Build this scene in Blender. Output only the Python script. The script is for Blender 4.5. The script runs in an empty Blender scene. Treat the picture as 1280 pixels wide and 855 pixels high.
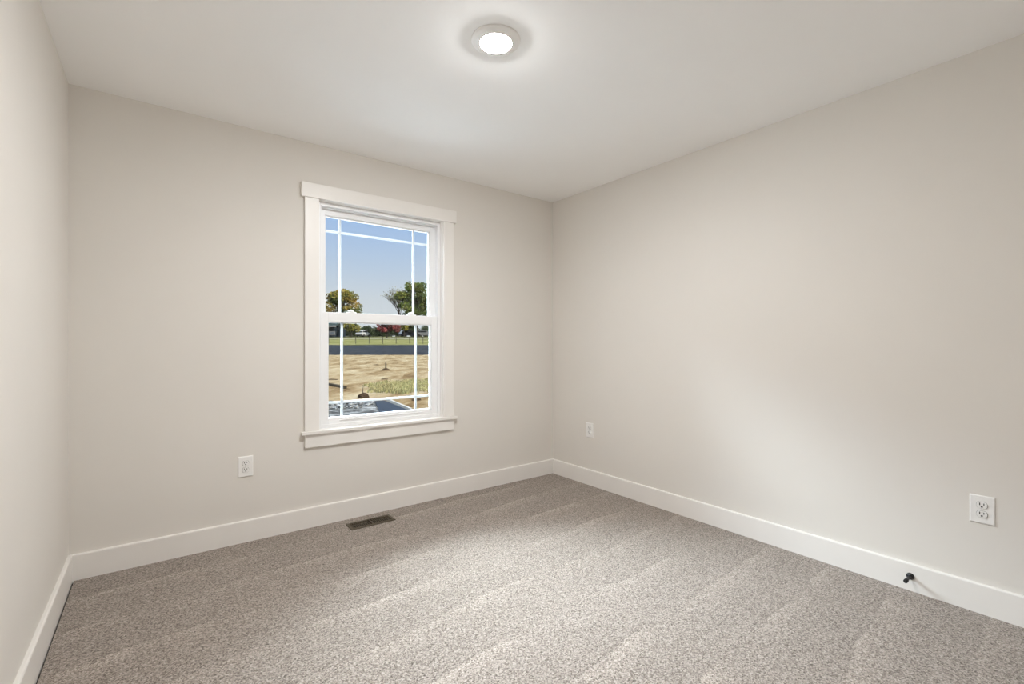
import bpy, bmesh, math, random
from mathutils import Vector, Matrix, noise

random.seed(11)
scene = bpy.context.scene
C = bpy.context.collection
PI = math.pi


def lin(r, g, b):
    def f(c):
        c /= 255.0
        return c / 12.92 if c <= 0.04045 else ((c + 0.055) / 1.055) ** 2.4
    return (f(r), f(g), f(b), 1.0)


# ----------------------------------------------------------------------------
# room measurements (metres): camera above the origin, window wall at +Y
# ----------------------------------------------------------------------------
XL, XR, YB, YF, H = -0.355, 2.838, 3.136, -0.40, 2.44
EYE = 1.163
GRADE = -0.337                       # ground level outside

# ----------------------------------------------------------------------------
# camera
# ----------------------------------------------------------------------------
cam_data = bpy.data.cameras.new('camera')
cam = bpy.data.objects.new('camera', cam_data)
C.objects.link(cam)
cam.location = (0, 0, EYE)
cam.rotation_euler = (PI / 2, 0, -math.radians(37.13))
cam_data.sensor_fit = 'HORIZONTAL'
cam_data.sensor_width = 36.0
cam_data.lens = 582.66 / 1280 * 36.0
cam_data.shift_y = 2.37 / 1280
cam_data.clip_start = 0.02
cam_data.clip_end = 900
scene.camera = cam

# ----------------------------------------------------------------------------
# view transform, world, sun, window portal
# ----------------------------------------------------------------------------
scene.view_settings.view_transform = 'Standard'
scene.view_settings.look = 'None'
scene.view_settings.gamma = 1.0
scene.view_settings.use_curve_mapping = False
scene.view_settings.exposure = 0.03
scene.cycles.use_denoising = True
scene.cycles.max_bounces = 14
scene.cycles.diffuse_bounces = 10
scene.cycles.glossy_bounces = 4
scene.cycles.transparent_max_bounces = 12
scene.cycles.sample_clamp_indirect = 6.0

SKY_GLOW = 76.0            # bright upper sky facing the window
LAMP = 860.0
SUN = 30.0

world = bpy.data.worlds.new('sky')
scene.world = world
world.use_nodes = True
wn, wl = world.node_tree.nodes, world.node_tree.links
wn.clear()
w_out = wn.new('ShaderNodeOutputWorld')
w_bg = wn.new('ShaderNodeBackground')
w_geo = wn.new('ShaderNodeTexCoord')
w_sep = wn.new('ShaderNodeSeparateXYZ')
wl.new(w_geo.outputs['Generated'], w_sep.inputs[0])
w_ramp = wn.new('ShaderNodeValToRGB')
w_ramp.color_ramp.elements[0].position = 0.0
w_ramp.color_ramp.elements[0].color = lin(214, 218, 222)
w_ramp.color_ramp.elements[1].position = 0.5
w_ramp.color_ramp.elements[1].color = lin(140, 178, 232)
for pos, col in ((0.09, lin(209, 216, 224)), (0.16, lin(190, 207, 229)), (0.26, lin(160, 191, 234))):
    e = w_ramp.color_ramp.elements.new(pos)
    e.color = col
wl.new(w_sep.outputs['Z'], w_ramp.inputs[0])


def w_range(sock, a, b):
    n = wn.new('ShaderNodeMapRange')
    n.interpolation_type = 'SMOOTHSTEP'
    n.inputs['From Min'].default_value = a
    n.inputs['From Max'].default_value = b
    wl.new(sock, n.inputs['Value'])
    return n.outputs[0]


def w_math(op, a, b):
    n = wn.new('ShaderNodeMath')
    n.operation = op
    for k, v in enumerate((a, b)):
        if isinstance(v, (int, float)):
            n.inputs[k].default_value = v
        else:
            wl.new(v, n.inputs[k])
    return n.outputs[0]


glow = w_math('MULTIPLY', w_range(w_sep.outputs['Z'], 0.31, 0.42), w_range(w_sep.outputs['Y'], 0.05, 0.35))
side = w_math('ADD', w_math('MULTIPLY', w_range(w_sep.outputs['X'], 0.5, -0.5), 0.30), 0.86)    # brighter to the left of the field
gain = w_math('ADD', w_math('MULTIPLY', w_math('MULTIPLY', glow, side), SKY_GLOW), 1.0)
w_mix = wn.new('ShaderNodeMixRGB')
w_mix.inputs[2].default_value = (0.81, 0.91, 1.0, 1)
wl.new(glow, w_mix.inputs[0])
wl.new(w_ramp.outputs[0], w_mix.inputs[1])
wl.new(w_mix.outputs[0], w_bg.inputs['Color'])
wl.new(gain, w_bg.inputs['Strength'])
wl.new(w_bg.outputs[0], w_out.inputs[0])

sun_data = bpy.data.lights.new('sun', 'SUN')
sun_data.energy = SUN
sun_data.angle = math.radians(0.6)
sun_data.color = (1.0, 0.93, 0.82)
sun = bpy.data.objects.new('sun', sun_data)
C.objects.link(sun)
SUN_AZ, SUN_EL = math.radians(28), math.radians(27)     # behind the house, to the right
to_sun = Vector((math.sin(SUN_AZ) * math.cos(SUN_EL), -math.cos(SUN_AZ) * math.cos(SUN_EL), math.sin(SUN_EL)))
sun.rotation_euler = to_sun.to_track_quat('Z', 'Y').to_euler()
sun.location = to_sun * 30

portal_data = bpy.data.lights.new('window_portal', 'AREA')
portal_data.shape = 'RECTANGLE'
portal_data.size, portal_data.size_y = 0.92, 1.5
portal_data.cycles.is_portal = True
portal = bpy.data.objects.new('window_portal', portal_data)
C.objects.link(portal)
portal.location = (1.266, YB + 0.17, 1.35)
portal.rotation_euler = (-PI / 2, 0, 0)


# ----------------------------------------------------------------------------
# materials
# ----------------------------------------------------------------------------
def new_mat(name):
    m = bpy.data.materials.new(name)
    m.use_nodes = True
    return m, m.node_tree.nodes, m.node_tree.links, m.node_tree.nodes['Principled BSDF']


def mat(name, col, rough=0.5, var=0.05, scale=12.0, bump=0.0, bscale=200.0, metal=0.0, spec=0.5, coord='Object'):
    """a plain surface with a little procedural variation, and optional bump"""
    m, n, l, p = new_mat(name)
    tc = n.new('ShaderNodeTexCoord')
    ns = n.new('ShaderNodeTexNoise')
    ns.inputs['Scale'].default_value = scale
    ns.inputs['Detail'].default_value = 3
    l.new(tc.outputs[coord], ns.inputs['Vector'])
    rp = n.new('ShaderNodeValToRGB')
    rp.color_ramp.elements[0].position, rp.color_ramp.elements[1].position = 0.3, 0.7
    rp.color_ramp.elements[0].color = [c * (1 - var) for c in col[:3]] + [1]
    rp.color_ramp.elements[1].color = [min(1, c * (1 + var)) for c in col[:3]] + [1]
    l.new(ns.outputs['Fac'], rp.inputs[0])
    l.new(rp.outputs[0], p.inputs['Base Color'])
    p.inputs['Roughness'].default_value = rough
    p.inputs['Metallic'].default_value = metal
    p.inputs['Specular IOR Level'].default_value = spec
    if bump:
        nb = n.new('ShaderNodeTexNoise')
        nb.inputs['Scale'].default_value = bscale
        nb.inputs['Detail'].default_value = 2
        l.new(tc.outputs[coord], nb.inputs['Vector'])
        b = n.new('ShaderNodeBump')
        b.inputs['Strength'].default_value = bump
        b.inputs['Distance'].default_value = 0.002
        l.new(nb.outputs['Fac'], b.inputs['Height'])
        l.new(b.outputs[0], p.inputs['Normal'])
    return m


def ramp_mat(name, stops, scale, rough=0.9, k=None, detail=6, stretch=(1, 1, 1), bump=0.0, bscale=None, distance=0.05):
    """noise driven colour between several stops, for ground, leaves and stone"""
    m, n, l, p = new_mat(name)
    tc = n.new('ShaderNodeTexCoord')
    mp = n.new('ShaderNodeMapping')
    mp.inputs['Scale'].default_value = stretch
    l.new(tc.outputs['Object'], mp.inputs[0])
    ns = n.new('ShaderNodeTexNoise')
    ns.inputs['Scale'].default_value = scale
    ns.inputs['Detail'].default_value = detail
    ns.inputs['Roughness'].default_value = 0.65
    l.new(mp.outputs[0], ns.inputs['Vector'])
    k = OUT if k is None else k
    stops = [(q, [c * k for c in col[:3]] + [1]) for q, col in stops]
    rp = n.new('ShaderNodeValToRGB')
    el = rp.color_ramp.elements
    el[0].position, el[0].color = stops[0]
    el[1].position, el[1].color = stops[-1]
    for pos, col in stops[1:-1]:
        e = el.new(pos)
        e.color = col
    l.new(ns.outputs['Fac'], rp.inputs[0])
    l.new(rp.outputs[0], p.inputs['Base Color'])
    p.inputs['Roughness'].default_value = rough
    p.inputs['Specular IOR Level'].default_value = 0.0
    if bump:
        nb = n.new('ShaderNodeTexNoise')
        nb.inputs['Scale'].default_value = bscale or scale * 4
        nb.inputs['Detail'].default_value = 5
        l.new(mp.outputs[0], nb.inputs['Vector'])
        b = n.new('ShaderNodeBump')
        b.inputs['Strength'].default_value = bump
        b.inputs['Distance'].default_value = distance
        l.new(nb.outputs['Fac'], b.inputs['Height'])
        l.new(b.outputs[0], p.inputs['Normal'])
    return m


M = {}
OUT = 0.085        # the daylight outdoors is many times brighter than the room
M['wall'] = mat('wall_paint', (0.73, 0.70, 0.655), 0.75, 0.008, 3, 0.05, 260, spec=0.25)
M['ceiling'] = mat('ceiling_paint', (0.94, 0.94, 0.935), 0.9, 0.006, 3, 0.05, 220, spec=0.15)
M['trim'] = mat('white_trim_paint', (0.82, 0.795, 0.76), 0.38, 0.01, 6, 0.02, 90)
M['vinyl'] = mat('white_vinyl', (0.86, 0.865, 0.87), 0.32, 0.008, 8)
M['grille'] = mat('white_grille_bar', (0.70, 0.71, 0.73), 0.45, 0.01, 8)
M['plate'] = mat('white_outlet_plastic', (0.83, 0.82, 0.80), 0.3, 0.01, 30)
M['slot'] = mat('dark_slot', (0.03, 0.028, 0.026), 0.6, 0.1, 80)
M['shadow_seam'] = mat('shadow_gap', (0.22, 0.215, 0.21), 0.7, 0.05, 60)
M['screw'] = mat('painted_screw', (0.72, 0.71, 0.69), 0.35, 0.05, 200)
M['register'] = mat('bronze_metal', (0.075, 0.056, 0.032), 0.5, 0.12, 60, metal=0.1)
M['duct'] = mat('duct_shade', (0.003, 0.003, 0.003), 0.9, 0.2, 20)
M['black'] = mat('black_metal', (0.008, 0.008, 0.009), 0.45, 0.1, 60)
M['rubber'] = mat('black_rubber', (0.006, 0.006, 0.006), 0.7, 0.1, 90)
M['under'] = mat('dark_subfloor', (0.05, 0.045, 0.04), 0.9, 0.2, 30)  # subfloor darkened in colour to paint shade into the carpet edge gap
M['exterior'] = mat('exterior_siding', (0.45, 0.45, 0.45), 0.8, 0.05, 2)
M['shingle'] = mat('roof_shingle', (0.06, 0.06, 0.065), 0.9, 0.3, 6)
M['door'] = mat('door_paint', (0.82, 0.81, 0.79), 0.4, 0.01, 4)
M['lamp_trim'] = mat('lamp_trim_white', (0.88, 0.87, 0.85), 0.4, 0.01, 20)

# lens of the lamp: the only thing in the room that gives off light
m, n, l, p = new_mat('lamp_lens')
p.inputs['Base Color'].default_value = (0.9, 0.9, 0.88, 1)
em = n.new('ShaderNodeEmission')
em.inputs['Color'].default_value = (1.0, 1.0, 1.0, 1)
em.inputs['Strength'].default_value = LAMP
l.new(em.outputs[0], n['Material Output'].inputs['Surface'])
M['lens'] = m

# window glass: clear with a faint reflection
m, n, l, p = new_mat('window_glass')
n.remove(p)
tr = n.new('ShaderNodeBsdfTransparent')
tr.inputs[0].default_value = (0.97, 0.985, 0.98, 1)
gl = n.new('ShaderNodeBsdfGlossy')
gl.inputs['Roughness'].default_value = 0.02
fr = n.new('ShaderNodeFresnel')
fr.inputs[0].default_value = 1.35
mx = n.new('ShaderNodeMixShader')
l.new(fr.outputs[0], mx.inputs[0])
l.new(tr.outputs[0], mx.inputs[1])
l.new(gl.outputs[0], mx.inputs[2])
l.new(mx.outputs[0], n['Material Output'].inputs['Surface'])
M['glass'] = m


def carpet_mat():
    m, n, l, p = new_mat('carpet_pile')
    tc = n.new('ShaderNodeTexCoord')
    P = tc.outputs['Object']

    def tex(scale, detail=2.0, rough=0.6):
        t = n.new('ShaderNodeTexNoise')
        t.inputs['Scale'].default_value = scale
        t.inputs['Detail'].default_value = detail
        t.inputs['Roughness'].default_value = rough
        l.new(P, t.inputs['Vector'])
        return t

    def math_(op, a, b):
        q = n.new('ShaderNodeMath')
        q.operation = op
        for k, v in enumerate((a, b)):
            if isinstance(v, (int, float)):
                q.inputs[k].default_value = v
            else:
                l.new(v, q.inputs[k])
        return q.outputs[0]

    # twisted two-tone yarn tips: a random tone per tuft over a coarser mottle
    vor = n.new('ShaderNodeTexVoronoi')
    vor.inputs['Scale'].default_value = 225
    l.new(P, vor.inputs['Vector'])
    vs = n.new('ShaderNodeSeparateXYZ')
    l.new(vor.outputs['Color'], vs.inputs[0])
    tone = math_('ADD', math_('MULTIPLY', vs.outputs['X'], 0.62),
                 math_('ADD', math_('MULTIPLY', tex(115, 2.0, 0.6).outputs['Fac'], 0.75), -0.185))
    rp = n.new('ShaderNodeValToRGB')
    el = rp.color_ramp.elements
    el[0].position, el[0].color = 0.12, (0.095, 0.076, 0.062, 1)
    el[1].position, el[1].color = 0.88, (0.49, 0.428, 0.380, 1)
    e = el.new(0.36); e.color = (0.235, 0.199, 0.171, 1)
    e = el.new(0.60); e.color = (0.335, 0.288, 0.252, 1)
    l.new(tone, rp.inputs[0])
    # vacuum tracks: wandering bands tint the colour as leaning pile catches or loses light
    sp = n.new('ShaderNodeSeparateXYZ')
    l.new(P, sp.inputs[0])
    wob = tex(0.9, 2)
    yy = math_('ADD', math_('MULTIPLY', sp.outputs['Y'], 1.0),
               math_('ADD', math_('MULTIPLY', sp.outputs['X'], -0.06), math_('MULTIPLY', wob.outputs['Fac'], 0.22)))
    saw = math_('FRACT', math_('MULTIPLY', yy, 3.3), 0.0)
    edge = n.new('ShaderNodeValToRGB')
    ee = edge.color_ramp.elements
    ee[0].position, ee[0].color = 0.0, (0.96, 0.96, 0.96, 1)
    ee[1].position, ee[1].color = 1.0, (0.96, 0.96, 0.96, 1)
    for pos, v in ((0.45, 0.97), (0.62, 1.02), (0.78, 1.12), (0.93, 1.27), (0.965, 0.84)):
        q = ee.new(pos); q.color = (v, v, v, 1)
    l.new(saw, edge.inputs[0])
    patch = n.new('ShaderNodeMapRange')
    patch.inputs['From Min'].default_value, patch.inputs['From Max'].default_value = 0.38, 0.62
    blot = tex(1.6, 2)
    l.new(blot.outputs['Fac'], patch.inputs['Value'])
    mixv = n.new('ShaderNodeMixRGB')
    mixv.inputs[1].default_value = (1, 1, 1, 1)
    l.new(patch.outputs[0], mixv.inputs[0])
    l.new(edge.outputs[0], mixv.inputs[2])
    mul = n.new('ShaderNodeMixRGB')
    mul.blend_type = 'MULTIPLY'
    mul.inputs[0].default_value = 1.0
    l.new(rp.outputs[0], mul.inputs[1])
    l.new(mixv.outputs[0], mul.inputs[2])
    l.new(mul.outputs[0], p.inputs['Base Color'])
    p.inputs['Roughness'].default_value = 1.0
    p.inputs['Specular IOR Level'].default_value = 0.05
    p.inputs['Sheen Weight'].default_value = 0.15
    b = n.new('ShaderNodeBump')
    b.inputs['Strength'].default_value = 0.7
    b.inputs['Distance'].default_value = 0.005
    l.new(tex(150, 3, 0.7).outputs['Fac'], b.inputs['Height'])
    l.new(b.outputs[0], p.inputs['Normal'])
    return m


M['carpet'] = carpet_mat()


# ----------------------------------------------------------------------------
# mesh helpers
# ----------------------------------------------------------------------------
def obj(name, bm, material, parent=None, smooth=False, bevel=0.0, segs=2):
    me = bpy.data.meshes.new(name)
    bmesh.ops.recalc_face_normals(bm, faces=bm.faces)
    bm.to_mesh(me)
    bm.free()
    me.materials.append(M[material] if isinstance(material, str) else material)
    if smooth:
        for f in me.polygons:
            f.use_smooth = True
    o = bpy.data.objects.new(name, me)
    C.objects.link(o)
    if parent:
        o.parent = parent
    if bevel:
        md = o.modifiers.new('bevel', 'BEVEL')
        md.width = bevel
        md.segments = segs
        md.limit_method = 'ANGLE'
    return o


def empty(name, loc=(0, 0, 0), rz=0.0):
    o = bpy.data.objects.new(name, None)
    o.empty_display_size = 0.1
    C.objects.link(o)
    o.location = loc
    o.rotation_euler = (0, 0, rz)
    return o


def tag(o, label, cat, group=None, kind=None):
    o['label'] = label
    o['category'] = cat
    if group:
        o['group'] = group
    if kind:
        o['kind'] = kind
    return o


def add_box(bm, x0, x1, y0, y1, z0, z1, mtx=None):
    v = [bm.verts.new(Vector(c)) for c in ((x0, y0, z0), (x1, y0, z0), (x1, y1, z0), (x0, y1, z0),
                                            (x0, y0, z1), (x1, y0, z1), (x1, y1, z1), (x0, y1, z1))]
    if mtx:
        for q in v:
            q.co = mtx @ q.co
    for f in ((3, 2, 1, 0), (4, 5, 6, 7), (0, 1, 5, 4), (1, 2, 6, 5), (2, 3, 7, 6), (3, 0, 4, 7)):
        bm.faces.new([v[i] for i in f])
    return v


def box_bm(*a):
    bm = bmesh.new()
    add_box(bm, *a)
    return bm


def add_lathe(bm, prof, seg=48, mtx=None, cap0=True, cap1=True):
    """prof: (radius, height) pairs turned about local Z"""
    rings = []
    for r, z in prof:
        ring = []
        for k in range(seg):
            a = 2 * PI * k / seg
            co = Vector((r * math.cos(a), r * math.sin(a), z))
            ring.append(bm.verts.new(mtx @ co if mtx else co))
        rings.append(ring)
    for a, b in zip(rings, rings[1:]):
        for k in range(seg):
            bm.faces.new((a[k], a[(k + 1) % seg], b[(k + 1) % seg], b[k]))
    if cap0:
        bm.faces.new(list(reversed(rings[0])))
    if cap1:
        bm.faces.new(rings[-1])


def add_limb(bm, p, q, r0, r1, seg=6):
    p, q = Vector(p), Vector(q)
    d = q - p
    m4 = Matrix.Translation(p) @ d.to_track_quat('Z', 'Y').to_matrix().to_4x4()
    add_lathe(bm, [(r0, 0), (r1, d.length)], seg, m4)


def struct(o, label, cat):
    return tag(o, label, cat, kind='structure')


# ----------------------------------------------------------------------------
# THE ROOM
# ----------------------------------------------------------------------------
BT, BH = 0.016, 0.127                # baseboard thickness and height
T = 0.16                             # wall thickness
WX0, WX1, WZ0, WZ1 = 0.817, 1.716, 0.606, 2.092     # window opening

# carpet stops a finger's breadth short of the left baseboard
fx0, fx1, fy0, fy1 = XL + BT + 0.006, XR - BT + 0.004, YF, YB - BT + 0.003
hx0, hx1, hy0, hy1 = 1.101 - 0.124, 1.101 + 0.124, 2.975 - 0.041, 2.975 + 0.041       # cut-out under the register
bm = bmesh.new()
vx, vy = (fx0, hx0, hx1, fx1), (fy0, hy0, hy1, fy1)
tops = [[bm.verts.new((x, y, 0.0)) for y in vy] for x in vx]
lows = [[bm.verts.new((x, y, -0.014)) for y in vy] for x in vx]
for i in range(3):
    for j in range(3):
        if (i, j) == (1, 1):
            continue
        bm.faces.new((tops[i][j], tops[i + 1][j], tops[i + 1][j + 1], tops[i][j + 1]))
        bm.faces.new((lows[i][j], lows[i][j + 1], lows[i + 1][j + 1], lows[i + 1][j]))
ring = lambda g, c: [g[i][j] for i, j in c]
outer = [(0, 0), (1, 0), (2, 0), (3, 0), (3, 1), (3, 2), (3, 3), (2, 3), (1, 3), (0, 3), (0, 2), (0, 1)]
for loop in (outer, [(1, 1), (1, 2), (2, 2), (2, 1)]):
    a, b = ring(tops, loop), ring(lows, loop)
    for i in range(len(loop)):
        k = (i + 1) % len(loop)
        bm.faces.new((a[i], b[i], b[k], a[k]))
struct(obj('floor', bm, 'carpet'), 'speckled grey and beige cut pile carpet with vacuum tracks', 'carpet')
bm = box_bm(XL - T, XR + T, YF - T, YB + T, -0.25, -0.0145)
struct(obj('floor_slab', bm, 'under'), 'subfloor under the carpet, coloured dark as the shade at its edge', 'floor')

bm = box_bm(XL - T, XR + T, YF - T, YB + T, H, H + 0.12)
struct(obj('ceiling', bm, 'ceiling'), 'flat white painted ceiling', 'ceiling')

bm = box_bm(XL - T, XL, YF - T, YB + T, -0.0145, H)
struct(obj('wall_left', bm, 'wall'), 'greige wall along the left edge of the photo', 'wall')
bm = box_bm(XR, XR + T, YF - T, YB + T, -0.0145, H)
struct(obj('wall_right', bm, 'wall'), 'long greige wall to the right of the corner', 'wall')

bm = bmesh.new()                     # window wall with its opening
add_box(bm, XL, WX0 - 0.012, YB, YB + T, -0.0145, H)
add_box(bm, WX1 + 0.012, XR, YB, YB + T, -0.0145, H)
add_box(bm, WX0 - 0.012, WX1 + 0.012, YB, YB + T, -0.0145, WZ0 - 0.012)
add_box(bm, WX0 - 0.012, WX1 + 0.012, YB, YB + T, WZ1 + 0.012, H)
struct(obj('wall_back', bm, 'wall'), 'greige wall holding the window', 'wall')

DX0, DX1, DH = 1.96, 2.72, 2.03      # closed door in the wall behind the camera
bm = bmesh.new()
add_box(bm, XL, DX0, YF - T, YF, -0.0145, H)
add_box(bm, DX1, XR, YF - T, YF, -0.0145, H)
add_box(bm, DX0, DX1, YF - T, YF, DH, H)
struct(obj('wall_front', bm, 'wall'), 'greige wall behind the camera', 'wall')


def baseboard(name, p0, p1, inward, label):
    """p0 -> p1 along the wall foot; inward = unit vector into the room"""
    p0, p1, nrm = Vector((*p0, 0)), Vector((*p1, 0)), Vector((*inward, 0))
    prof = [(0, -0.012), (BT, -0.012), (BT, BH - 0.006), (BT - 0.0018, BH - 0.002), (BT - 0.006, BH), (0, BH)]
    bm = bmesh.new()
    a = [bm.verts.new(p0 + nrm * d + Vector((0, 0, z))) for d, z in prof]
    b = [bm.verts.new(p1 + nrm * d + Vector((0, 0, z))) for d, z in prof]
    k = len(prof)
    for i in range(k):
        bm.faces.new((a[i], a[(i + 1) % k], b[(i + 1) % k], b[i]))
    bm.faces.new(list(reversed(a)))
    bm.faces.new(b)
    return struct(obj(name, bm, 'trim'), label, 'baseboard')


baseboard('baseboard_back', (XL + BT, YB), (XR - BT, YB), (0, -1), 'white baseboard under the window wall')
baseboard('baseboard_left', (XL, YF), (XL, YB), (1, 0), 'white baseboard along the left wall')
baseboard('baseboard_right', (XR, YF), (XR, YB), (-1, 0), 'white baseboard along the right wall')
baseboard('baseboard_front', (XL + BT, YF), (DX0 - 0.075, YF), (0, 1), 'white baseboard behind the camera')

# door behind the camera (outside the picture, closes the room)
door = struct(empty('door_1', (DX0, YF - 0.06, 0)), 'white panel door in the wall behind the camera', 'door')
bm = bmesh.new()
add_box(bm, 0.003, DX1 - DX0 - 0.003, -0.02, 0.018, 0.008, DH - 0.003)
for z0, z1 in ((0.22, 0.86), (1.0, 1.88)):
    for x0, x1 in ((0.11, 0.34), (0.42, 0.65)):
        add_box(bm, x0, x1, 0.0178, 0.024, z0, z1)
obj('door_leaf', bm, 'door', door, bevel=0.003)
bm = bmesh.new()
for x0, x1, z0, z1 in ((-0.072, 0.0, 0, DH), (DX1 - DX0, DX1 - DX0 + 0.072, 0, DH), (-0.09, DX1 - DX0 + 0.09, DH, DH + 0.09)):
    add_box(bm, x0, x1, 0.058, 0.077, z0, z1)
obj('door_casing', bm, 'trim', door, bevel=0.002)
bm = bmesh.new()
add_lathe(bm, [(0.03, 0), (0.03, 0.006), (0.011, 0.01), (0.011, 0.035), (0.026, 0.045), (0.027, 0.06), (0.015, 0.068)], 24,
          Matrix.Translation((0.07, 0.018, 0.95)) @ Matrix.Rotation(-PI / 2, 4, 'X'))
obj('door_knob', bm, 'black', door, smooth=True)

# the house shell above the room: unseen gable roof added to block the sun
bm = bmesh.new()
prof = [(-6.2, 2.62), (-1.3, 5.0), (3.7, 2.62), (3.7, 2.58), (-6.2, 2.58)]
a = [bm.verts.new((-9, y, z)) for y, z in prof]
b = [bm.verts.new((11, y, z)) for y, z in prof]
for i in range(5):
    bm.faces.new((a[i], a[(i + 1) % 5], b[(i + 1) % 5], b[i]))
bm.faces.new(list(reversed(a)))
bm.faces.new(b)
struct(obj('roof', bm, 'shingle'), 'unseen gable roof above the room, added to block the sun', 'roof')
bm = bmesh.new()
add_box(bm, -8.6, XL - T, -5.8, YB + T, GRADE, 2.58)
add_box(bm, XR + T, 10.6, -5.8, YB + T, GRADE, 2.58)
add_box(bm, XL - T, XR + T, -5.8, YF - T, GRADE, 2.58)
add_box(bm, XL - T, XR + T, YB, YB + T, GRADE, -0.25)
struct(obj('house_wall', bm, 'exterior'), 'grey outside walls of the house around the room', 'wall')

# ----------------------------------------------------------------------------
# WINDOW: craftsman casing, double hung vinyl unit with prairie grilles
# ----------------------------------------------------------------------------
WC = (WX0 + WX1) / 2
win = struct(empty('window_1', (WC, YB, 0)), 'white double hung window with prairie grilles and flat casing', 'window')


def wbox(bm, x0, x1, y0, y1, z0, z1):
    add_box(bm, x0 - WC, x1 - WC, y0, y1, z0, z1)


bm = bmesh.new(); wbox(bm, 0.708, 1.823, -0.024, 0, 2.090, 2.182)
obj('head_casing', bm, 'trim', win, bevel=0.0025)
for x0, x1 in ((0.729, WX0), (WX1, 1.803)):
    bm = bmesh.new(); wbox(bm, x0, x1, -0.019, 0, 0.611, 2.090)
    obj('side_casing', bm, 'trim', win, bevel=0.0025)
bm = bmesh.new(); wbox(bm, 0.708, 1.826, -0.036, 0, 0.590, 0.611); wbox(bm, WX0 + .002, WX1 - .002, 0, 0.05, 0.594, 0.611)
obj('window_stool', bm, 'trim', win, bevel=0.003)
bm = bmesh.new(); wbox(bm, 0.731, 1.804, -0.019, 0, 0.507, 0.590)
obj('apron', bm, 'trim', win, bevel=0.0025)

# extension jamb: thin box lining the opening
bm = bmesh.new()
wbox(bm, WX0 - 0.012, WX0 + 0.004, -0.001, 0.05, WZ0, WZ1)
wbox(bm, WX1 - 0.004, WX1 + 0.012, -0.001, 0.05, WZ0, WZ1)
wbox(bm, WX0 - 0.012, WX1 + 0.012, -0.001, 0.05, WZ1 - 0.004, WZ1 + 0.012)
obj('extension_jamb', bm, 'trim', win, bevel=0.001)

# vinyl frame with stepped tracks
bm = bmesh.new()
for (a0, a1), (y0, y1) in (((0.004, 0.020), (0.034, 0.155)), ((0.020, 0.027), (0.034, 0.044)), ((0.020, 0.028), (0.080, 0.088)),
                            ((0.020, 0.036), (0.124, 0.155))):
    wbox(bm, WX0 + a0, WX0 + a1, y0, y1, WZ0, WZ1 - 0.004)
    wbox(bm, WX1 - a1, WX1 - a0, y0, y1, WZ0, WZ1 - 0.004)
    wbox(bm, WX0 + a1, WX1 - a1, y0, y1, WZ1 - a1, WZ1 - max(a0, 0.0045))
wbox(bm, WX0 + 0.020, WX1 - 0.020, 0.0322, 0.0875, 2.0645, 2.0885)
wbox(bm, WX0 + 0.027, WX1 - 0.027, 0.0580, 0.0872, 2.0600, 2.0650)
wbox(bm, WX0 + 0.004, WX1 - 0.004, 0.040, 0.155, 0.596, 0.622)
wbox(bm, WX0 + 0.004, WX1 - 0.004, 0.040, 0.050, 0.622, 0.634)
obj('window_frame', bm, 'vinyl', win, bevel=0.0015)

SX0, SX1 = WX0 + 0.023, WX1 - 0.023          # sash outer edges


def sash(name, y0, y1, z0, z1, rails, stile, gx, gz, yg):
    """rails = (bottom, top) heights; glass set back from the inner face; grille bars between the panes"""
    bm = bmesh.new()
    rb, rt = rails
    wbox(bm, SX0, SX0 + stile, y0, y1, z0, z1)
    wbox(bm, SX1 - stile, SX1, y0, y1, z0, z1)
    wbox(bm, SX0 + stile, SX1 - stile, y0, y1, z0, z0 + rb)
    wbox(bm, SX0 + stile, SX1 - stile, y0, y1, z1 - rt, z1)
    # glazing bead
    bd = 0.006
    wbox(bm, SX0 + stile, SX0 + stile + bd, y0 + 0.008, y1, z0 + rb, z1 - rt)
    wbox(bm, SX1 - stile - bd, SX1 - stile, y0 + 0.008, y1, z0 + rb, z1 - rt)
    wbox(bm, SX0 + stile, SX1 - stile, y0 + 0.008, y1, z0 + rb, z0 + rb + bd)
    wbox(bm, SX0 + stile, SX1 - stile, y0 + 0.008, y1, z1 - rt - bd, z1 - rt)
    s = obj(name, bm, 'vinyl', win, bevel=0.0015)
    x0, x1, g0, g1 = SX0 + stile, SX1 - stile, z0 + rb, z1 - rt
    bm = bmesh.new()
    wbox(bm, x0, x1, yg - 0.0015, yg + 0.0015, g0, g1)
    obj('glass_pane', bm, 'glass', s)
    bm = bmesh.new()
    for x in gx:
        wbox(bm, x - 0.0078, x + 0.0078, yg + 0.004, yg + 0.0070, g0, g1)
    for z in gz:
        wbox(bm, x0, x1, yg + 0.0045, yg + 0.0070, z - 0.0078, z + 0.0078)
    obj('grille', bm, 'grille', s)
    return s


up = sash('upper_sash', 0.088, 0.122, 1.318, 2.062, (0.045, 0.042), 0.040, (0.986, 1.528), (1.923,), 0.112)
lo = sash('lower_sash', 0.046, 0.080, 0.622, 1.373, (0.046, 0.064), 0.048, (0.986, 1.528), (0.770,), 0.070)

# two cam locks on the meeting rail
for lx in (1.045, 1.487):
    bm = bmesh.new()
    wbox(bm, lx - 0.032, lx + 0.032, 0.048, 0.078, 1.373, 1.379)
    add_lathe(bm, [(0.017, 0), (0.017, 0.008), (0.013, 0.014), (0.004, 0.016)], 24,
              Matrix.Translation((lx - WC, 0.063, 1.379)))
    add_box(bm, -0.005, 0.030, -0.005, 0.005, 0.005, 0.012,
            Matrix.Translation((lx - WC, 0.060, 1.379)) @ Matrix.Rotation(math.radians(200), 4, 'Z'))
    obj('sash_lock', bm, 'vinyl', lo, bevel=0.0015)
# finger lift along the bottom rail
bm = bmesh.new(); wbox(bm, SX0 + 0.12, SX1 - 0.12, 0.038, 0.047, 0.652, 0.658)
obj('lift_rail', bm, 'vinyl', lo, bevel=0.002)

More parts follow.
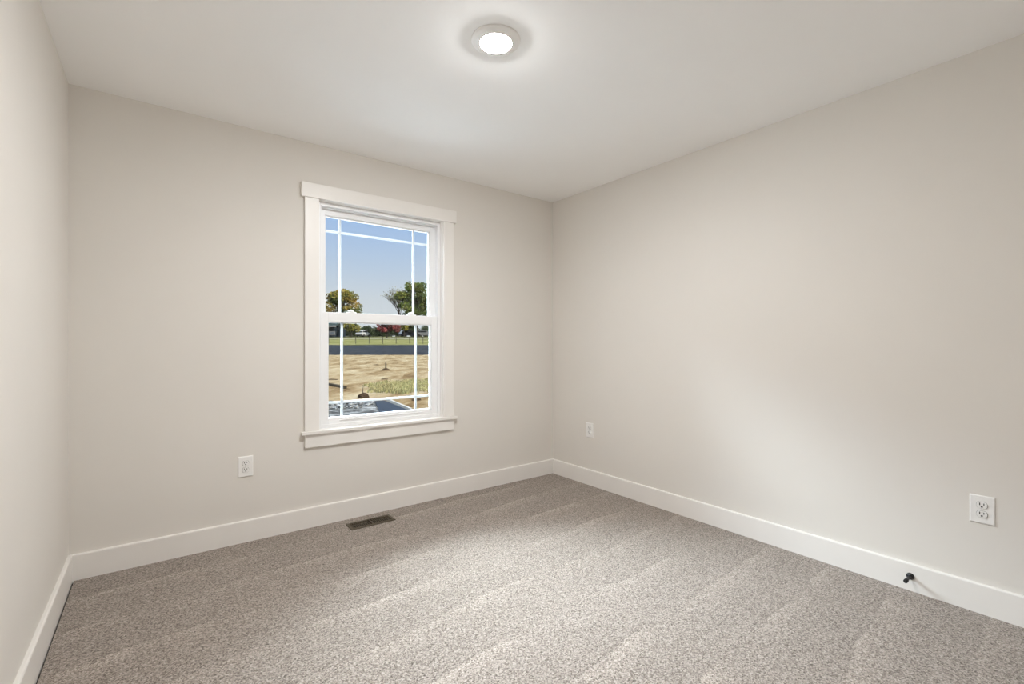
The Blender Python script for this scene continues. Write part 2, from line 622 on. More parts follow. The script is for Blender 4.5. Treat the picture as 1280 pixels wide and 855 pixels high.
# ----------------------------------------------------------------------------
# CEILING LAMP
# ----------------------------------------------------------------------------
lamp = tag(empty('ceiling_light', (1.130, 1.605, H)), 'round white disk light glowing on the ceiling', 'ceiling light')
bm = bmesh.new()
add_lathe(bm, [(0.103, 0.0), (0.1034, -0.0020), (0.1024, -0.0040), (0.0990, -0.0056), (0.090, -0.0088), (0.080, -0.0121), (0.0705, -0.0146),
               (0.0680, -0.0152), (0.0662, -0.0148), (0.0660, -0.010)], 96, cap0=True, cap1=True)
obj('trim_ring', bm, 'lamp_trim', lamp, smooth=True)
bm = bmesh.new()
add_lathe(bm, [(0.0650, -0.0105)] + [(0.0650 * q, -0.0150 - 0.0098 * (1 - q * q))
                                     for q in (1.0, 0.98, 0.95, 0.90, 0.83, 0.75, 0.66, 0.55, 0.42, 0.28, 0.14, 0.02)], 64)
obj('lens', bm, 'lens', lamp, smooth=True)


# ----------------------------------------------------------------------------
# OUTLETS (local: plate in XZ, facing -Y)
# ----------------------------------------------------------------------------
def make_outlet():
    root = empty('wall_outlet')
    bm = bmesh.new()
    w, h = 0.0395, 0.0605
    a = [bm.verts.new(c) for c in ((-w, 0, -h), (w, 0, -h), (w, 0, h), (-w, 0, h))]
    b = [bm.verts.new(c) for c in ((-w, -0.003, -h), (w, -0.003, -h), (w, -0.003, h), (-w, -0.003, h))]
    k = 0.004
    c = [bm.verts.new(q) for q in ((-w + k, -0.0065, -h + k), (w - k, -0.0065, -h + k), (w - k, -0.0065, h - k), (-w + k, -0.0065, h - k))]
    for p, q in ((a, b), (b, c)):
        for i in range(4):
            bm.faces.new((p[i], p[(i + 1) % 4], q[(i + 1) % 4], q[i]))
    bm.faces.new(c)
    bm.faces.new(list(reversed(a)))
    obj('cover_plate', bm, 'plate', root, bevel=0.0008)
    for z in (0.0195, -0.0195):
        bm = bmesh.new()
        # rounded face with flattened top and bottom
        pts = []
        for i in range(40):
            t = 2 * PI * i / 40
            pts.append((0.0172 * math.cos(t), max(-0.0135, min(0.0135, 0.0172 * math.sin(t)))))
        f0 = [bm.verts.new((x, -0.006, z + y)) for x, y in pts]
        f1 = [bm.verts.new((x, -0.0100, z + y)) for x, y in pts]
        f2 = [bm.verts.new((x * 0.95, -0.0106, z + y * 0.95)) for x, y in pts]
        for p, q in ((f0, f1), (f1, f2)):
            for i in range(40):
                bm.faces.new((p[i], p[(i + 1) % 40], q[(i + 1) % 40], q[i]))
        bm.faces.new(f2)
        face = obj('receptacle', bm, 'plate', root)
        bm = bmesh.new()
        add_box(bm, -0.0080, -0.0050, -0.0109, -0.0070, z + 0.0000, z + 0.0105)
        add_box(bm, 0.0050, 0.0078, -0.0109, -0.0070, z + 0.0010, z + 0.0095)
        add_lathe(bm, [(0.0034, 0), (0.0034, 0.0039)], 16,
                  Matrix.Translation((0, -0.0070, z - 0.0062)) @ Matrix.Rotation(PI / 2, 4, 'X'))
        sl = obj('slot', bm, 'slot', face)
        sl['label'] = 'dark plug slots'
        bm = bmesh.new()
        g0_ = [bm.verts.new((x * 1.07, -0.0063, z + y * 1.08)) for x, y in pts]
        g1_ = [bm.verts.new((x * 1.07, -0.0068, z + y * 1.08)) for x, y in pts]
        bm.faces.new(g1_)
        for i in range(40):
            bm.faces.new((g0_[i], g0_[(i + 1) % 40], g1_[(i + 1) % 40], g1_[i]))
        obj('shadow_seam', bm, 'shadow_seam', face)  # grey rim painted as the shadow line round the socket face
    bm = bmesh.new()
    add_lathe(bm, [(0.0034, 0), (0.0034, 0.001), (0.002, 0.0016)], 16,
              Matrix.Translation((0, -0.0064, 0)) @ Matrix.Rotation(PI / 2, 4, 'X'))
    obj('screw', bm, 'screw', root)
    return root


def copy_tree(o, parent=None):
    c = o.copy()
    C.objects.link(c)
    if parent:
        c.parent = parent
    for ch in list(o.children):
        copy_tree(ch, c)
    return c


outlet = make_outlet()
for i, (loc, rz, lab) in enumerate((
        ((0.4055, YB, 0.442), 0, 'white duplex outlet on the window wall, left below the window'),
        ((XR, 2.682, 0.450), -PI / 2, 'small far white outlet on the right wall beside the corner'),
        ((XR, 0.3795, 0.447), -PI / 2, 'white duplex outlet on the right wall above the door stop'))):
    o = outlet if i == 0 else copy_tree(outlet)
    o.location = loc
    o.rotation_euler = (0, 0, rz)
    tag(o, lab, 'outlet', 'duplex wall outlets')

# ----------------------------------------------------------------------------
# FLOOR REGISTER
# ----------------------------------------------------------------------------
reg = tag(empty('floor_register', (1.101, 2.975, 0.0)), 'dark bronze floor register set in the carpet by the baseboard', 'floor vent')
RW, RD = 0.146, 0.061
bm = bmesh.new()
iw, idp = 0.123, 0.040


def frame_ring(bm, prof):
    loops = []
    for w_, d_, z_ in prof:
        loops.append([bm.verts.new((sx * w_, sy * d_, z_)) for sx, sy in ((-1, -1), (1, -1), (1, 1), (-1, 1))])
    for p, q in zip(loops, loops[1:]):
        for i in range(4):
            bm.faces.new((p[i], p[(i + 1) % 4], q[(i + 1) % 4], q[i]))


frame_ring(bm, [(iw, idp, -0.006), (RW - 0.004, RD - 0.004, 0.0005), (RW, RD, 0.0015), (RW - 0.003, RD - 0.003, 0.006), (iw + 0.003, idp + 0.003, 0.0075), (iw, idp, 0.005), (iw, idp, -0.006)])
obj('frame', bm, 'register', reg, bevel=0.0008)
bm = bmesh.new()
add_box(bm, -0.005, 0.005, -idp, idp, -0.004, 0.0065)
for side in (-1, 1):
    for k in range(9):
        x = side * (0.0175 + k * 0.0124)
        add_box(bm, -0.0024, 0.0024, -idp, idp, 0.0020, 0.0050,
                Matrix.Translation((x, 0, 0.0005)) @ Matrix.Rotation(side * math.radians(8), 4, 'Y'))
obj('louvres', bm, 'register', reg)
bm = box_bm(-iw, iw, -idp, idp, -0.0135, -0.010)  # near-black plate painted as the shade down inside the duct
obj('well_shade', bm, 'duct', reg)

# ----------------------------------------------------------------------------
# DOOR STOP on the right baseboard
# ----------------------------------------------------------------------------
stop = tag(empty('door_stop', (XR - BT, 0.618, 0.069)), 'small black door stop screwed to the right baseboard', 'door stop')
rot = Matrix.Rotation(-PI / 2, 4, 'Y')       # local +Z runs into the room (-X)
bm = bmesh.new()
add_lathe(bm, [(0.0155, 0), (0.0155, 0.003), (0.0135, 0.0065), (0.008, 0.009), (0.006, 0.010)], 32, rot)
obj('base_flange', bm, 'black', stop, smooth=True)
bm = bmesh.new()
add_lathe(bm, [(0.0068, 0.009), (0.0062, 0.02), (0.0062, 0.058), (0.0072, 0.060), (0.0072, 0.063)], 24, rot)
obj('rod', bm, 'black', stop, smooth=True)
bm = bmesh.new()
add_lathe(bm, [(0.0078, 0.062), (0.0084, 0.064), (0.0084, 0.080), (0.0072, 0.084), (0.004, 0.085)], 24, rot)
obj('rubber_tip', bm, 'rubber', stop, smooth=True)

# ----------------------------------------------------------------------------
# OUTDOORS: laid out along the line of sight to the field (d away, s across)
# ----------------------------------------------------------------------------
FW = Vector((0.60364, 0.79726, 0))
RT = Vector((0.79726, -0.60364, 0))
YARD = math.atan2(RT.y, RT.x)


def W(s, d, z=0.0):
    p = RT * s + FW * d
    return Vector((p.x, p.y, z))


M['dirt'] = ramp_mat('dry_dirt', [(0.30, (0.09, 0.052, 0.026, 1)), (0.41, (0.24, 0.155, 0.078, 1)), (0.50, (0.36, 0.26, 0.15, 1)), (0.70, (0.50, 0.405, 0.27, 1))],
                     1.1, detail=9, stretch=(1, 0.33, 1), bump=1.0, bscale=2.6, distance=0.3)
M['patch'] = ramp_mat('thin_grass', [(0.35, (0.50, 0.42, 0.22, 1)), (0.5, (0.46, 0.42, 0.20, 1)), (0.68, (0.36, 0.38, 0.15, 1))], 1.3, k=OUT * 1.8)
M['bank'] = ramp_mat('dark_soil', [(0.3, (0.032, 0.036, 0.045, 1)), (0.7, (0.055, 0.061, 0.072, 1))], 0.9, bump=0.6, distance=0.15)
M['lawn'] = ramp_mat('lawn_grass', [(0.3, (0.15, 0.145, 0.05, 1)), (0.5, (0.22, 0.205, 0.08, 1)), (0.7, (0.31, 0.27, 0.13, 1))], 0.12, bump=0.3)
M['gravel'] = ramp_mat('bluish_gravel', [(0.40, (0.045, 0.044, 0.044, 1)), (0.5, (0.15, 0.147, 0.145, 1)), (0.60, (0.42, 0.41, 0.40, 1))], 5, bump=1.0, bscale=22, distance=0.05)
M['rock'] = ramp_mat('broken_stone', [(0.38, (0.03, 0.034, 0.044, 1)), (0.48, (0.18, 0.19, 0.21, 1)), (0.58, (0.85, 0.85, 0.84, 1))], 1.4, bump=0.5)
M['oblong'] = ramp_mat('dark_oblong', [(0.3, (0.035, 0.045, 0.065, 1)), (0.7, (0.06, 0.072, 0.095, 1))], 6)
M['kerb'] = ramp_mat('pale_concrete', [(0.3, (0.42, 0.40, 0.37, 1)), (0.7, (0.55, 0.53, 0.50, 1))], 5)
M['timber'] = ramp_mat('weathered_timber', [(0.3, (0.05, 0.04, 0.03, 1)), (0.7, (0.13, 0.10, 0.07, 1))], 4, stretch=(1, 8, 8))
M['clod'] = ramp_mat('dark_clods', [(0.3, (0.05, 0.032, 0.02, 1)), (0.7, (0.17, 0.11, 0.065, 1))], 2.5, bump=0.6)
M['straw'] = ramp_mat('dry_straw', [(0.3, (0.30, 0.23, 0.11, 1)), (0.7, (0.46, 0.37, 0.20, 1))], 3)
M['bark'] = ramp_mat('bark', [(0.3, (0.08, 0.07, 0.062, 1)), (0.7, (0.19, 0.17, 0.15, 1))], 3)
M['stake'] = mat('grey_stake', (0.004, 0.005, 0.005), 0.9, 0.2, spec=0.0)
M['wire'] = mat('fence_wire', (0.012, 0.012, 0.012), 0.9, 0.1, spec=0.0)
M['post'] = mat('fence_post', (0.014, 0.013, 0.011), 0.9, 0.2, spec=0.0)


def terrain(name, prof, s0, s1, ns, material, label, cat, rough=0.0, sub=1):
    """a strip of ground: prof = (d, z) rows, joined across s0..s1"""
    rows = []
    for (d0, z0), (d1, z1) in zip(prof, prof[1:]):
        for k in range(sub):
            t = k / sub
            rows.append((d0 + (d1 - d0) * t, z0 + (z1 - z0) * t))
    rows.append(prof[-1])
    bm = bmesh.new()
    grid = []
    for d, z in rows:
        line = []
        for i in range(ns + 1):
            s = s0 + (s1 - s0) * i / ns
            k = 0.0
            if rough and rows[0][0] + 0.1 < d < rows[-1][0] - 0.1:
                k = rough * min(1, max(0, (d - 12.4) / 4)) * (noise.noise(Vector((s * 0.45, d * 0.45, 1))) + 0.6 * noise.noise(Vector((s * 1.3, d * 1.3, 7))))
            line.append(bm.verts.new((s, d, z + k)))
        grid.append(line)
    for a, b in zip(grid, grid[1:]):
        for i in range(ns):
            bm.faces.new((a[i], a[i + 1], b[i + 1], b[i]))
    o = obj(name, bm, material, smooth=True)
    o.rotation_euler = (0, 0, YARD)
    return struct(o, label, cat)


terrain('ground', [(-14, GRADE), (9, GRADE), (15, GRADE), (30, GRADE), (62.5, GRADE + 0.02)], -46, 30, 150,
        'dirt', 'bare tan dirt field beyond the gravel', 'ground', rough=0.075, sub=34)
terrain('soil_bank', [(62.2, GRADE - 0.1), (63.5, GRADE + 0.35), (66.5, 0.75), (68.3, 1.02)], -60, 40, 90,
        'bank', 'dark bluish strip of bare soil beyond the dirt', 'bank', rough=0.10, sub=6)
terrain('lawn', [(68.0, 0.98), (72, 1.25), (85, 1.75), (108, 2.70), (118, 3.0), (160, 3.1), (260, 3.2)], -140, 120, 40,
        'lawn', 'sunny mown lawn behind the wire fence', 'lawn')
# pale drive crossing the lawn
terrain('path', [(96.5, 2.27), (98.5, 2.355)], -80, 60, 20, 'kerb', 'pale drive crossing the lawn below the trees', 'path')
# added pale slab, unseen below the sill, bounces daylight up to the ceiling
M['bounce_slab'] = mat('pale_bounce_slab', (0.82, 0.82, 0.80), 0.85, 0.04, 3, spec=0.1)
struct(obj('bounce_slab', box_bm(-8, 10, YB + T, 8.2, GRADE - 0.1, GRADE + 0.06), 'bounce_slab'), 'added pale slab outside the window that bounces daylight indoors', 'bounce_slab')
# gravel pad by the house
bm = bmesh.new()
pts = [(-12, 8.6), (-2.2, 8.6), (-2.35, 9.6), (-2.9, 10.6), (-3.45, 12.0), (-12, 11.2)]
top = [bm.verts.new(W(s, d, GRADE + 0.03)) for s, d in pts]
bot = [bm.verts.new(W(s, d, GRADE - 0.1)) for s, d in pts]
bm.faces.new(top)
for i in range(len(pts)):
    bm.faces.new((top[i], top[(i + 1) % len(pts)], bot[(i + 1) % len(pts)], bot[i]))
struct(obj('gravel_bed', bm, 'gravel'), 'bed of bluish grey gravel nearest the window', 'gravel')


def slab(name, quad, z0, z1, material, label, cat):
    bm = bmesh.new()
    top = [bm.verts.new(W(s, d, z1)) for s, d in quad]
    bot = [bm.verts.new(W(s, d, z0)) for s, d in quad]
    bm.faces.new(top)
    bm.faces.new(list(reversed(bot)))
    for i in range(len(quad)):
        bm.faces.new((top[i], top[(i + 1) % len(quad)], bot[(i + 1) % len(quad)], bot[i]))
    return tag(obj(name, bm, material), label, cat)


slab('dark_strip', [(-3.30, 12.0), (-2.36, 10.42), (-2.30, 9.75), (-2.75, 9.75), (-3.05, 10.6), (-3.50, 11.9)], GRADE - 0.05, GRADE + 0.045, 'oblong',  # flat dark bluish piece laid just above the gravel
     'dark asphalt strip at the right end of the pale stones', 'oblong')
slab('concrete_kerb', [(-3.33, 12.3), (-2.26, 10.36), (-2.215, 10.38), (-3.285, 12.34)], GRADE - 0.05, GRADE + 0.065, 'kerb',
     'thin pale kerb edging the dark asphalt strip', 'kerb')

# broken stones along the far edge of the gravel
rocks = []
for i in range(5):
    bm = bmesh.new()
    bmesh.ops.create_icosphere(bm, subdivisions=2, radius=1.0)
    rnd = random.Random(40 + i)
    sx, sy, sz = rnd.uniform(0.8, 1.2), rnd.uniform(0.7, 1.0), rnd.uniform(0.55, 0.8)
    planes = [Vector((rnd.uniform(-1, 1), rnd.uniform(-1, 1), rnd.uniform(-0.2, 1))).normalized() for _ in range(7)]
    for v in bm.verts:
        for pl in planes:                       # chip flat faces off the lump
            over = v.co.dot(pl) - 0.72
            if over > 0:
                v.co -= pl * over
        v.co = Vector((v.co.x * sx, v.co.y * sy, v.co.z * sz))
    me = bpy.data.meshes.new('broken_stone')
    bm.to_mesh(me); bm.free()
    me.materials.append(M['rock'])
    rocks.append(me)
rnd = random.Random(5)
spots = []
tries = 0
while len(spots) < 150 and tries < 60000:
    tries += 1
    s = -5.1 + 1.7 * rnd.random()
    d = 10.35 + 1.25 * rnd.random() + (s + 4.2) * 0.42
    if s > -3.62 - (d - 12.0) * 0.42:
        continue
    r = rnd.uniform(0.04, 0.09)
    if all((s - a) ** 2 + (d - b) ** 2 > (1.12 * (r + c)) ** 2 for a, b, c in spots):
        spots.append((s, d, r))
for i, (s, d, r) in enumerate(spots):
    o = bpy.data.objects.new('broken_stone', rocks[i % 5])
    C.objects.link(o)
    o.location = W(s, d, GRADE + 0.03 + r * 0.42)
    o.rotation_euler = (rnd.uniform(-0.4, 0.4), rnd.uniform(-0.4, 0.4), rnd.uniform(0, 6.28))
    o.scale = (r, r, r)
    tag(o, 'pale broken stone in the row along the far edge of the gravel', 'stone', 'broken stones edging the gravel')

# things lying on the dirt
def lump(name, s, d, w, dd, h, seed, material, label, cat, group=None):
    bm = bmesh.new()
    bmesh.ops.create_icosphere(bm, subdivisions=4, radius=1.0)
    for v in bm.verts:
        k = 1 + 0.28 * noise.noise(v.co * 1.7 + Vector((seed, 0, 0))) + 0.2 * noise.noise(v.co * 4.5 + Vector((0, seed, 0)))
        v.co = Vector((v.co.x * w * k, v.co.y * dd * k, v.co.z * h * k))
    o = obj(name, bm, material, smooth=True)
    o.location = W(s, d, GRADE)
    o.rotation_euler = (0, 0, YARD)
    return tag(o, label, cat, group)


md = lump('dirt_mound', -4.16, 13.0, 0.17, 0.14, 0.13, 3, 'clod', 'dark dirt mound with an upright twig behind the stones', 'mound')
bm = bmesh.new(); add_limb(bm, (-0.01, 0, 0.08), (0.015, 0, 0.36), 0.012, 0.006)
obj('twig', bm, 'bark', md)
lump('soil_clod', -2.55, 12.4, 0.12, 0.09, 0.06, 21, 'clod', 'dark clod of soil right of the pale kerb', 'clod')
lump('soil_clod', -2.9, 13.0, 0.12, 0.10, 0.06, 33, 'clod', 'small dark clod behind the end of the pale kerb', 'clod')
for cs, cd, cw, cl in ((-9.6, 33.0, 0.17, 'dark clod left of the stake far out on the dirt'), (-4.6, 31.0, 0.2, 'dark clod far right on the dirt before the bank'),
                       (-5.35, 19.6, 0.16, 'small dark clod in the middle of the dirt field'), (-7.4, 19.2, 0.22, 'flat dark clod left of the yellow green grass')):
    lump('soil_clod', cs, cd, cw, cw * 0.6, cw * 0.28, cd, 'clod', cl, 'clod')
st = tag(empty('marker_stake', W(-7.15, 26.4, GRADE + .02)), 'thin dark stake standing in the middle of the dirt field', 'stake')
bm = bmesh.new(); add_box(bm, -0.026, 0.026, -0.02, 0.02, -0.05, 0.42)
obj('shaft', bm, 'stake', st)
bm = bmesh.new(); add_lathe(bm, [(0.24, -0.04), (0.20, 0.04), (0.10, 0.10), (0.04, 0.12)], 14)
f = obj('soil_heap', bm, 'clod', st)
bm = bmesh.new()
a_, b_ = W(-7.1, 17.4, GRADE + 0.06), W(-5.55, 15.5, GRADE + 0.04)
dv = b_ - a_
add_box(bm, 0, dv.length, -0.06, 0.06, -0.04, 0.035, Matrix.Translation(a_) @ Matrix.Rotation(math.atan2(dv.y, dv.x), 4, 'Z'))
tag(obj('timber_plank', bm, 'timber', bevel=0.01), 'dark timber plank lying on the dirt by the left of the window', 'plank')
# thin grass coming up through the dirt
rnd = random.Random(51)
bm = bmesh.new()
n_blades = 0
while n_blades < 5200:
    s = rnd.uniform(-5.6, -0.8)
    d = rnd.uniform(13.6, 19.8)
    q = ((s + 3.1) / 2.3) ** 2 + ((d - 16.6) / 2.7) ** 2
    den = 1.0 - q + 0.7 * noise.noise(Vector((s * 1.3, d * 0.7, 2.0)))
    if rnd.random() > den:
        continue
    t = rnd.uniform(0, 2 * PI)
    w_ = Vector((math.cos(t), math.sin(t), 0)) * rnd.uniform(0.012, 0.024)
    base = W(s, d, GRADE + 0.0)
    base.z += 0.05
    tip = base + Vector((rnd.uniform(-.05, .05), rnd.uniform(-.05, .05), rnd.uniform(0.02, 0.06)))
    low = Vector((0, 0, -0.12))
    bm.faces.new([bm.verts.new(v) for v in (base - w_ + low, base + w_ + low, base + w_ * 0.8, tip, base - w_ * 0.8)])
    n_blades += 1
tag(obj('grass_patch', bm, 'patch'), 'thin yellow green grass growing on the right of the dirt field', 'grass', kind='stuff')
# straw heap at the foot of the dark bank
lump('straw_heap', -5.2, 60.6, 1.55, 0.6, 0.42, 9, 'straw', 'pale straw heap at the foot of the dark bank', 'straw')

# wire fence along the edge of the lawn
fence = tag(empty('wire_fence'), 'thin wire fence on posts along the front of the lawn', 'fence')
FD = 71.0
for i in range(13):
    s = -32 + i * 2.05
    bm = bmesh.new()
    add_box(bm, -0.035, 0.035, -0.035, 0.035, 0, 1.15, Matrix.Translation(W(s, FD, 1.15)))
    obj('post', bm, 'post', fence)
bm = bmesh.new()
for z in (1.45, 1.80, 2.20):
    add_limb(bm, W(-34, FD, z), W(-6, FD, z), 0.014, 0.014, 4)
obj('wire', bm, 'wire', fence)


# ---------------------------------------------------------------- trees
def leaf_mat(name, stops, scale):
    return ramp_mat(name, stops, scale, rough=0.7, detail=4, k=OUT * 2.3)


M['leaf_gold'] = leaf_mat('leaves_gold_green', [(0.34, (0.035, 0.055, 0.018, 1)), (0.46, (0.10, 0.12, 0.03, 1)), (0.56, (0.25, 0.19, 0.045, 1)), (0.7, (0.34, 0.20, 0.06, 1))], 0.28)
M['leaf_green'] = leaf_mat('leaves_green', [(0.34, (0.025, 0.045, 0.016, 1)), (0.5, (0.07, 0.10, 0.025, 1)), (0.66, (0.20, 0.20, 0.05, 1))], 0.3)
M['leaf_red'] = leaf_mat('leaves_red', [(0.34, (0.10, 0.025, 0.03, 1)), (0.5, (0.30, 0.07, 0.075, 1)), (0.68, (0.42, 0.17, 0.16, 1))], 0.5)
M['leaf_lime'] = leaf_mat('leaves_yellow_green', [(0.34, (0.08, 0.09, 0.02, 1)), (0.5, (0.22, 0.20, 0.04, 1)), (0.68, (0.36, 0.29, 0.06, 1))], 0.5)
M['leaf_grey'] = leaf_mat('leaves_grey_green', [(0.34, (0.10, 0.11, 0.085, 1)), (0.5, (0.20, 0.20, 0.14, 1)), (0.68, (0.36, 0.30, 0.16, 1))], 0.3)
M['leaf_dark'] = leaf_mat('leaves_dark_green', [(0.34, (0.018, 0.028, 0.016, 1)), (0.6, (0.05, 0.07, 0.03, 1)), (0.75, (0.10, 0.12, 0.05, 1))], 0.6)


def add_leaves(bm, c, rad, count, size, rnd, hollow=0.45):
    for _ in range(count):
        v = Vector((rnd.gauss(0, 1), rnd.gauss(0, 1), rnd.gauss(0, 1))).normalized()
        p = Vector(c) + Vector((v.x * rad[0], v.y * rad[1], v.z * rad[2])) * (hollow + (1 - hollow) * rnd.random() ** 0.6)
        a = Vector((rnd.gauss(0, 1), rnd.gauss(0, 1), rnd.gauss(0, 1))).normalized()
        b = a.orthogonal().normalized() * size * rnd.uniform(0.5, 1.0)
        a = a * size * rnd.uniform(0.6, 1.2)
        q = [bm.verts.new(p + k) for k in (-a, b * 0.8, a, -b * 0.8)]
        bm.faces.new(q)


def tree(name, s, d, z, height, blobs, leafmat, leaf, label, seed, trunk_r=0.28, per=220, limbs=True, cat='tree', group=None):
    """blobs: (x across, y along, z, rx, ry, rz) leaf masses relative to the foot"""
    rnd = random.Random(seed)
    root = empty(name, W(s, d, z), YARD)
    tag(root, label, cat, group)
    bm = bmesh.new()
    fork = Vector((0, 0, height * 0.30))
    add_limb(bm, (0, 0, -0.2), fork, trunk_r, trunk_r * 0.75, 8)
    if limbs:
        for b in blobs:
            mid = fork.lerp(Vector(b[:3]), 0.5) + Vector((rnd.uniform(-.3, .3), 0, rnd.uniform(0, .4)))
            add_limb(bm, fork, mid, trunk_r * 0.5, trunk_r * 0.3)
            add_limb(bm, mid, Vector(b[:3]), trunk_r * 0.3, trunk_r * 0.1)
    obj('trunk', bm, 'bark', root)
    bm = bmesh.new()
    for b in blobs:
        add_leaves(bm, b[:3], b[3:], int(per * (b[3] * b[5]) ** 0.8), leaf, rnd)
    obj('crown', bm, leafmat, root)
    return root


# crowns: many lobes so the outline is lumpy
def lobes(seed, w, h, base, n, r0, r1):
    rnd = random.Random(seed)
    out = []
    for i in range(n):
        t = rnd.uniform(0, 2 * PI)
        zz = rnd.random()
        env = math.sin(PI * min(1, 0.18 + 0.75 * zz)) ** 0.7
        rr_ = env * rnd.random() ** 0.5
        r = rnd.uniform(r0, r1)
        out.append((w * rr_ * math.cos(t), w * 0.8 * rr_ * math.sin(t), base + r + zz * (h - base - 2 * r), r, r, r * 0.8))
    return out


tree('broad_tree', -44.7, 122.5, 3.0, 12.6, lobes(3, 5.4, 12.9, 1.2, 50, 1.2, 2.0), 'leaf_gold', 0.30,
     'broad golden green tree at the left of the window view', 4, 0.4, 85)
tree('tall_tree', -23.0, 112, 2.9, 13.5, lobes(8, 5.0, 13.8, 1.2, 44, 1.1, 1.9), 'leaf_green', 0.30,
     'tall dense green tree at the right of the window view', 9, 0.4, 85)
tree('maple_tree', -27.9, 104, 2.5, 5.0, lobes(13, 2.7, 5.0, 0.7, 26, 0.6, 1.0), 'leaf_red', 0.20,
     'small red leaved tree in the middle of the window view', 14, 0.16, 170)
tree('young_tree', -24.5, 106, 2.6, 4.6, lobes(18, 1.5, 4.6, 0.9, 9, 0.5, 0.8), 'leaf_lime', 0.20,
     'small yellow green tree right of the red one', 19, 0.12, 170)
tree('young_tree', -37.2, 108, 2.6, 4.3, lobes(23, 1.9, 4.4, 0.9, 11, 0.5, 0.9), 'leaf_lime', 0.20,
     'low yellow green tree under the right side of the golden tree', 24, 0.12, 160)

# sparse tree: branches that fork and fork again, with few leaves
rnd = random.Random(77)
sparse = tag(empty('bare_tree', W(-29.6, 122, 3.0), YARD), 'tall thin leaved tree with grey branches against the sky', 'tree')
bb, lb = bmesh.new(), bmesh.new()


def grow(p, dirv, length, r, depth):
    q = p + dirv * length
    add_limb(bb, p, q, r, r * 0.68, 6 if depth < 3 else 4)
    if depth >= 3:
        add_leaves(lb, q, (0.8, 0.8, 0.7), 2 if depth == 3 else 3, 0.16, rnd, 0.2)
    if depth >= 5:
        return
    t0 = rnd.uniform(0, 2 * PI)
    for k in range(4 if depth < 2 else 3):
        t = t0 + k * 2 * PI / (3 if depth else 4) + rnd.uniform(-0.4, 0.4)
        sp_ = 0.10 if (k == 3 or (depth == 1 and k == 0)) else rnd.uniform(0.45, 0.85)
        side = Vector((math.cos(t), math.sin(t), 0))
        nd = (dirv + side * sp_ + Vector((0, 0, 0.28))).normalized()
        grow(q, nd, length * rnd.uniform(0.70, 0.84), r * 0.60, depth + 1)


grow(Vector((0, 0, -0.2)), Vector((0.02, 0, 1)).normalized(), 3.5, 0.30, 0)
obj('trunk', bb, 'bark', sparse)
obj('crown', lb, 'leaf_grey', sparse)

# hedge of dark shrubs behind the lawn, one by one
rnd = random.Random(31)
for i in range(27):
    s = -60.0 + i * 1.40
    hgt = rnd.uniform(3.0, 5.2)
    far = i % 3
    root = tag(empty('hedge_shrub', W(s, 141.0 + far * 4.6, 3.05), YARD),
               'tall dark green shrub in the row below the tall trees', 'shrub', 'dark shrubs under the trees')
    bm = bmesh.new()
    for k in range(5):
        add_leaves(bm, (rnd.uniform(-.5, .5), rnd.uniform(-.3, .3), hgt * rnd.uniform(.3, .62)), (1.15, .8, hgt * .36), 150, 0.25, rnd)
    obj('foliage', bm, 'leaf_dark', root)
    bm = bmesh.new()
    for k in range(3):
        add_limb(bm, (rnd.uniform(-.1, .1), 0, -0.1), (rnd.uniform(-.5, .5), rnd.uniform(-.3, .3), hgt * .6), 0.04, 0.015, 5)
    obj('stem', bm, 'bark', root)

# ---------------------------------------------------------------- house and cars across the lawn
M['siding'] = ramp_mat('blue_grey_siding', [(0.3, (0.035, 0.055, 0.075, 1)), (0.7, (0.06, 0.085, 0.11, 1))], 2, stretch=(1, 1, 10))
M['slate'] = mat('green_grey_roof', (0.005, 0.007, 0.007), 0.9, 0.2, 3, spec=0.0)
M['fascia'] = mat('white_fascia', (0.075, 0.076, 0.077), 0.9, 0.02, spec=0.0)
M['house_window'] = mat('pale_house_window', (0.03, 0.036, 0.044), 0.9, 0.1, 2, spec=0.0)
house = tag(empty('distant_house', W(-44.9, 110.5, 2.72), YARD), 'dark house with white eaves behind the left tree', 'house')
obj('wall', box_bm(-6, 4.2, -3.5, 3.5, -0.3, 2.5), 'siding', house)
bm = bmesh.new()
prof = [(-4.1, 2.55), (0, 4.6), (4.1, 2.55)]
a = [bm.verts.new((-6.5, y, z)) for y, z in prof]
b = [bm.verts.new((4.7, y, z)) for y, z in prof]
for i in range(3):
    bm.faces.new((a[i], a[(i + 1) % 3], b[(i + 1) % 3], b[i]))
bm.faces.new(list(reversed(a))); bm.faces.new(b)
obj('roof', bm, 'slate', house)
obj('eaves', box_bm(-6.5, 4.7, -4.2, -4.05, 2.32, 2.62), 'fascia', house)['label'] = 'white eaves board'
for x in (-4.6, -2.2, 0.2, 2.6):
    f = obj('window', box_bm(x, x + 1.7, -3.56, -3.48, 0.5, 1.3), 'fascia', house)
    obj('pane', box_bm(x + 0.1, x + 1.6, -3.59, -3.55, 0.6, 1.2), 'house_window', f)

M['tyre'] = mat('tyre', (0.002, 0.002, 0.002), 0.9, 0.1, spec=0.0)
M['car_glass'] = mat('car_glass', (0.002, 0.0026, 0.0034), 0.5, 0.05, spec=0.01)
M['paint_navy'] = mat('navy_car_paint', (0.002, 0.003, 0.006), 0.6, 0.05, spec=0.02)
M['paint_white'] = mat('white_car_paint', (0.08, 0.081, 0.083), 0.6, 0.02, spec=0.02)
M['paint_silver'] = mat('silver_car_paint', (0.04, 0.042, 0.045), 0.6, 0.03, spec=0.02)


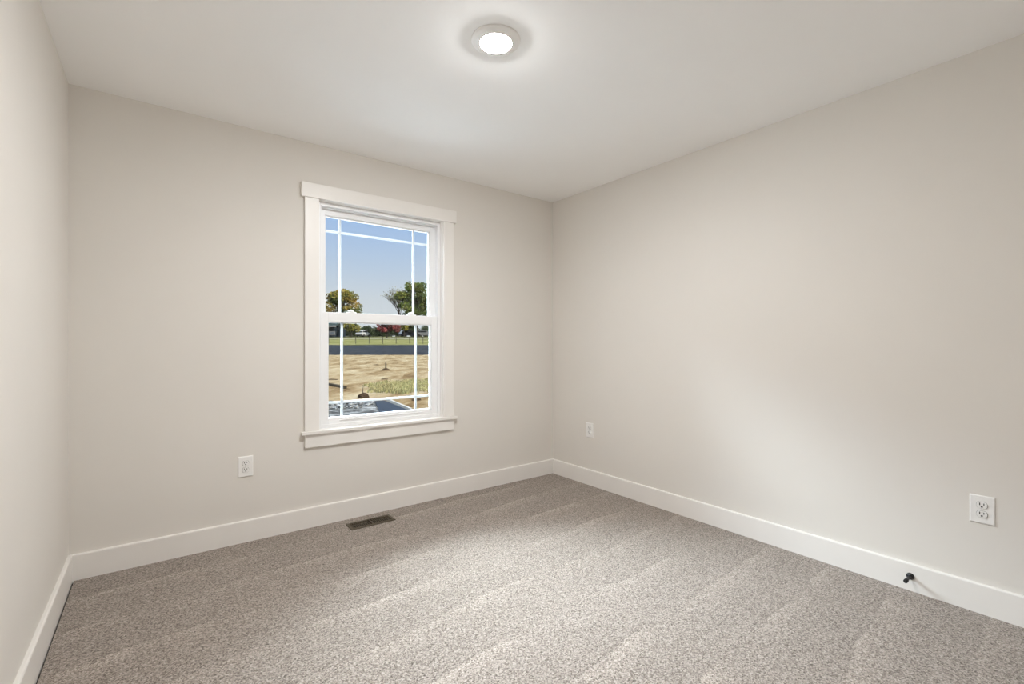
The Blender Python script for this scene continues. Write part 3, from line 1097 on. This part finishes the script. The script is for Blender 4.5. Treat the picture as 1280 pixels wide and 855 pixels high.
def car(s, d, z, rz, paint, label):
    root = tag(empty('parked_car', W(s, d, z), YARD + rz), label, 'car', 'cars parked under the trees')
    bm = bmesh.new()
    side = [(-2.15, 0.35), (-2.2, 0.75), (-2.05, 0.98), (-1.0, 1.06), (1.35, 1.02), (2.05, 0.82), (2.2, 0.55), (2.15, 0.32)]
    cab = [(-2.0, 0.98), (-1.7, 1.52), (-0.2, 1.62), (0.55, 1.52), (1.3, 1.0)]
    for pr, w_ in ((side, 0.9), (cab, 0.74)):
        l_ = [bm.verts.new((x, -w_, q)) for x, q in pr]
        r_ = [bm.verts.new((x, w_, q)) for x, q in pr]
        for i in range(len(pr)):
            j = (i + 1) % len(pr)
            bm.faces.new((l_[i], l_[j], r_[j], r_[i]))
        bm.faces.new(l_); bm.faces.new(list(reversed(r_)))
    obj('body', bm, paint, root, bevel=0.05)
    bm = bmesh.new()
    for sy in (-1, 1):                                   # side glass
        add_box(bm, -1.55, 0.55, sy * 0.735 - 0.02, sy * 0.735 + 0.02, 1.08, 1.47)
    for x0, z0, x1, z1 in ((0.66, 1.46, 1.24, 1.06), (-1.75, 1.46, -1.98, 1.06)):   # windscreen, rear glass
        vs = [bm.verts.new(q) for q in ((x0 + .02, -.66, z0), (x0 + .02, .66, z0), (x1 + .02 * (1 if x1 > 0 else -1), .68, z1), (x1 + .02 * (1 if x1 > 0 else -1), -.68, z1))]
        bm.faces.new(vs)
    obj('windows', bm, 'car_glass', root)
    for x in (-1.35, 1.4):
        for y in (-0.82, 0.82):
            bm = bmesh.new()
            add_lathe(bm, [(0.33, -0.11), (0.34, 0), (0.33, 0.11)], 20, Matrix.Translation((x, y, 0.34)) @ Matrix.Rotation(PI / 2, 4, 'X'))
            obj('wheel', bm, 'tyre', root)


car(-36.4, 114, 2.88, math.radians(80), 'paint_white', 'white car seen end on under the golden tree')
car(-25.2, 113.5, 2.88, math.radians(35), 'paint_navy', 'dark navy car under the tall green tree')
car(-22.2, 118, 2.98, math.radians(10), 'paint_silver', 'silver car behind the navy one under the tall green tree')
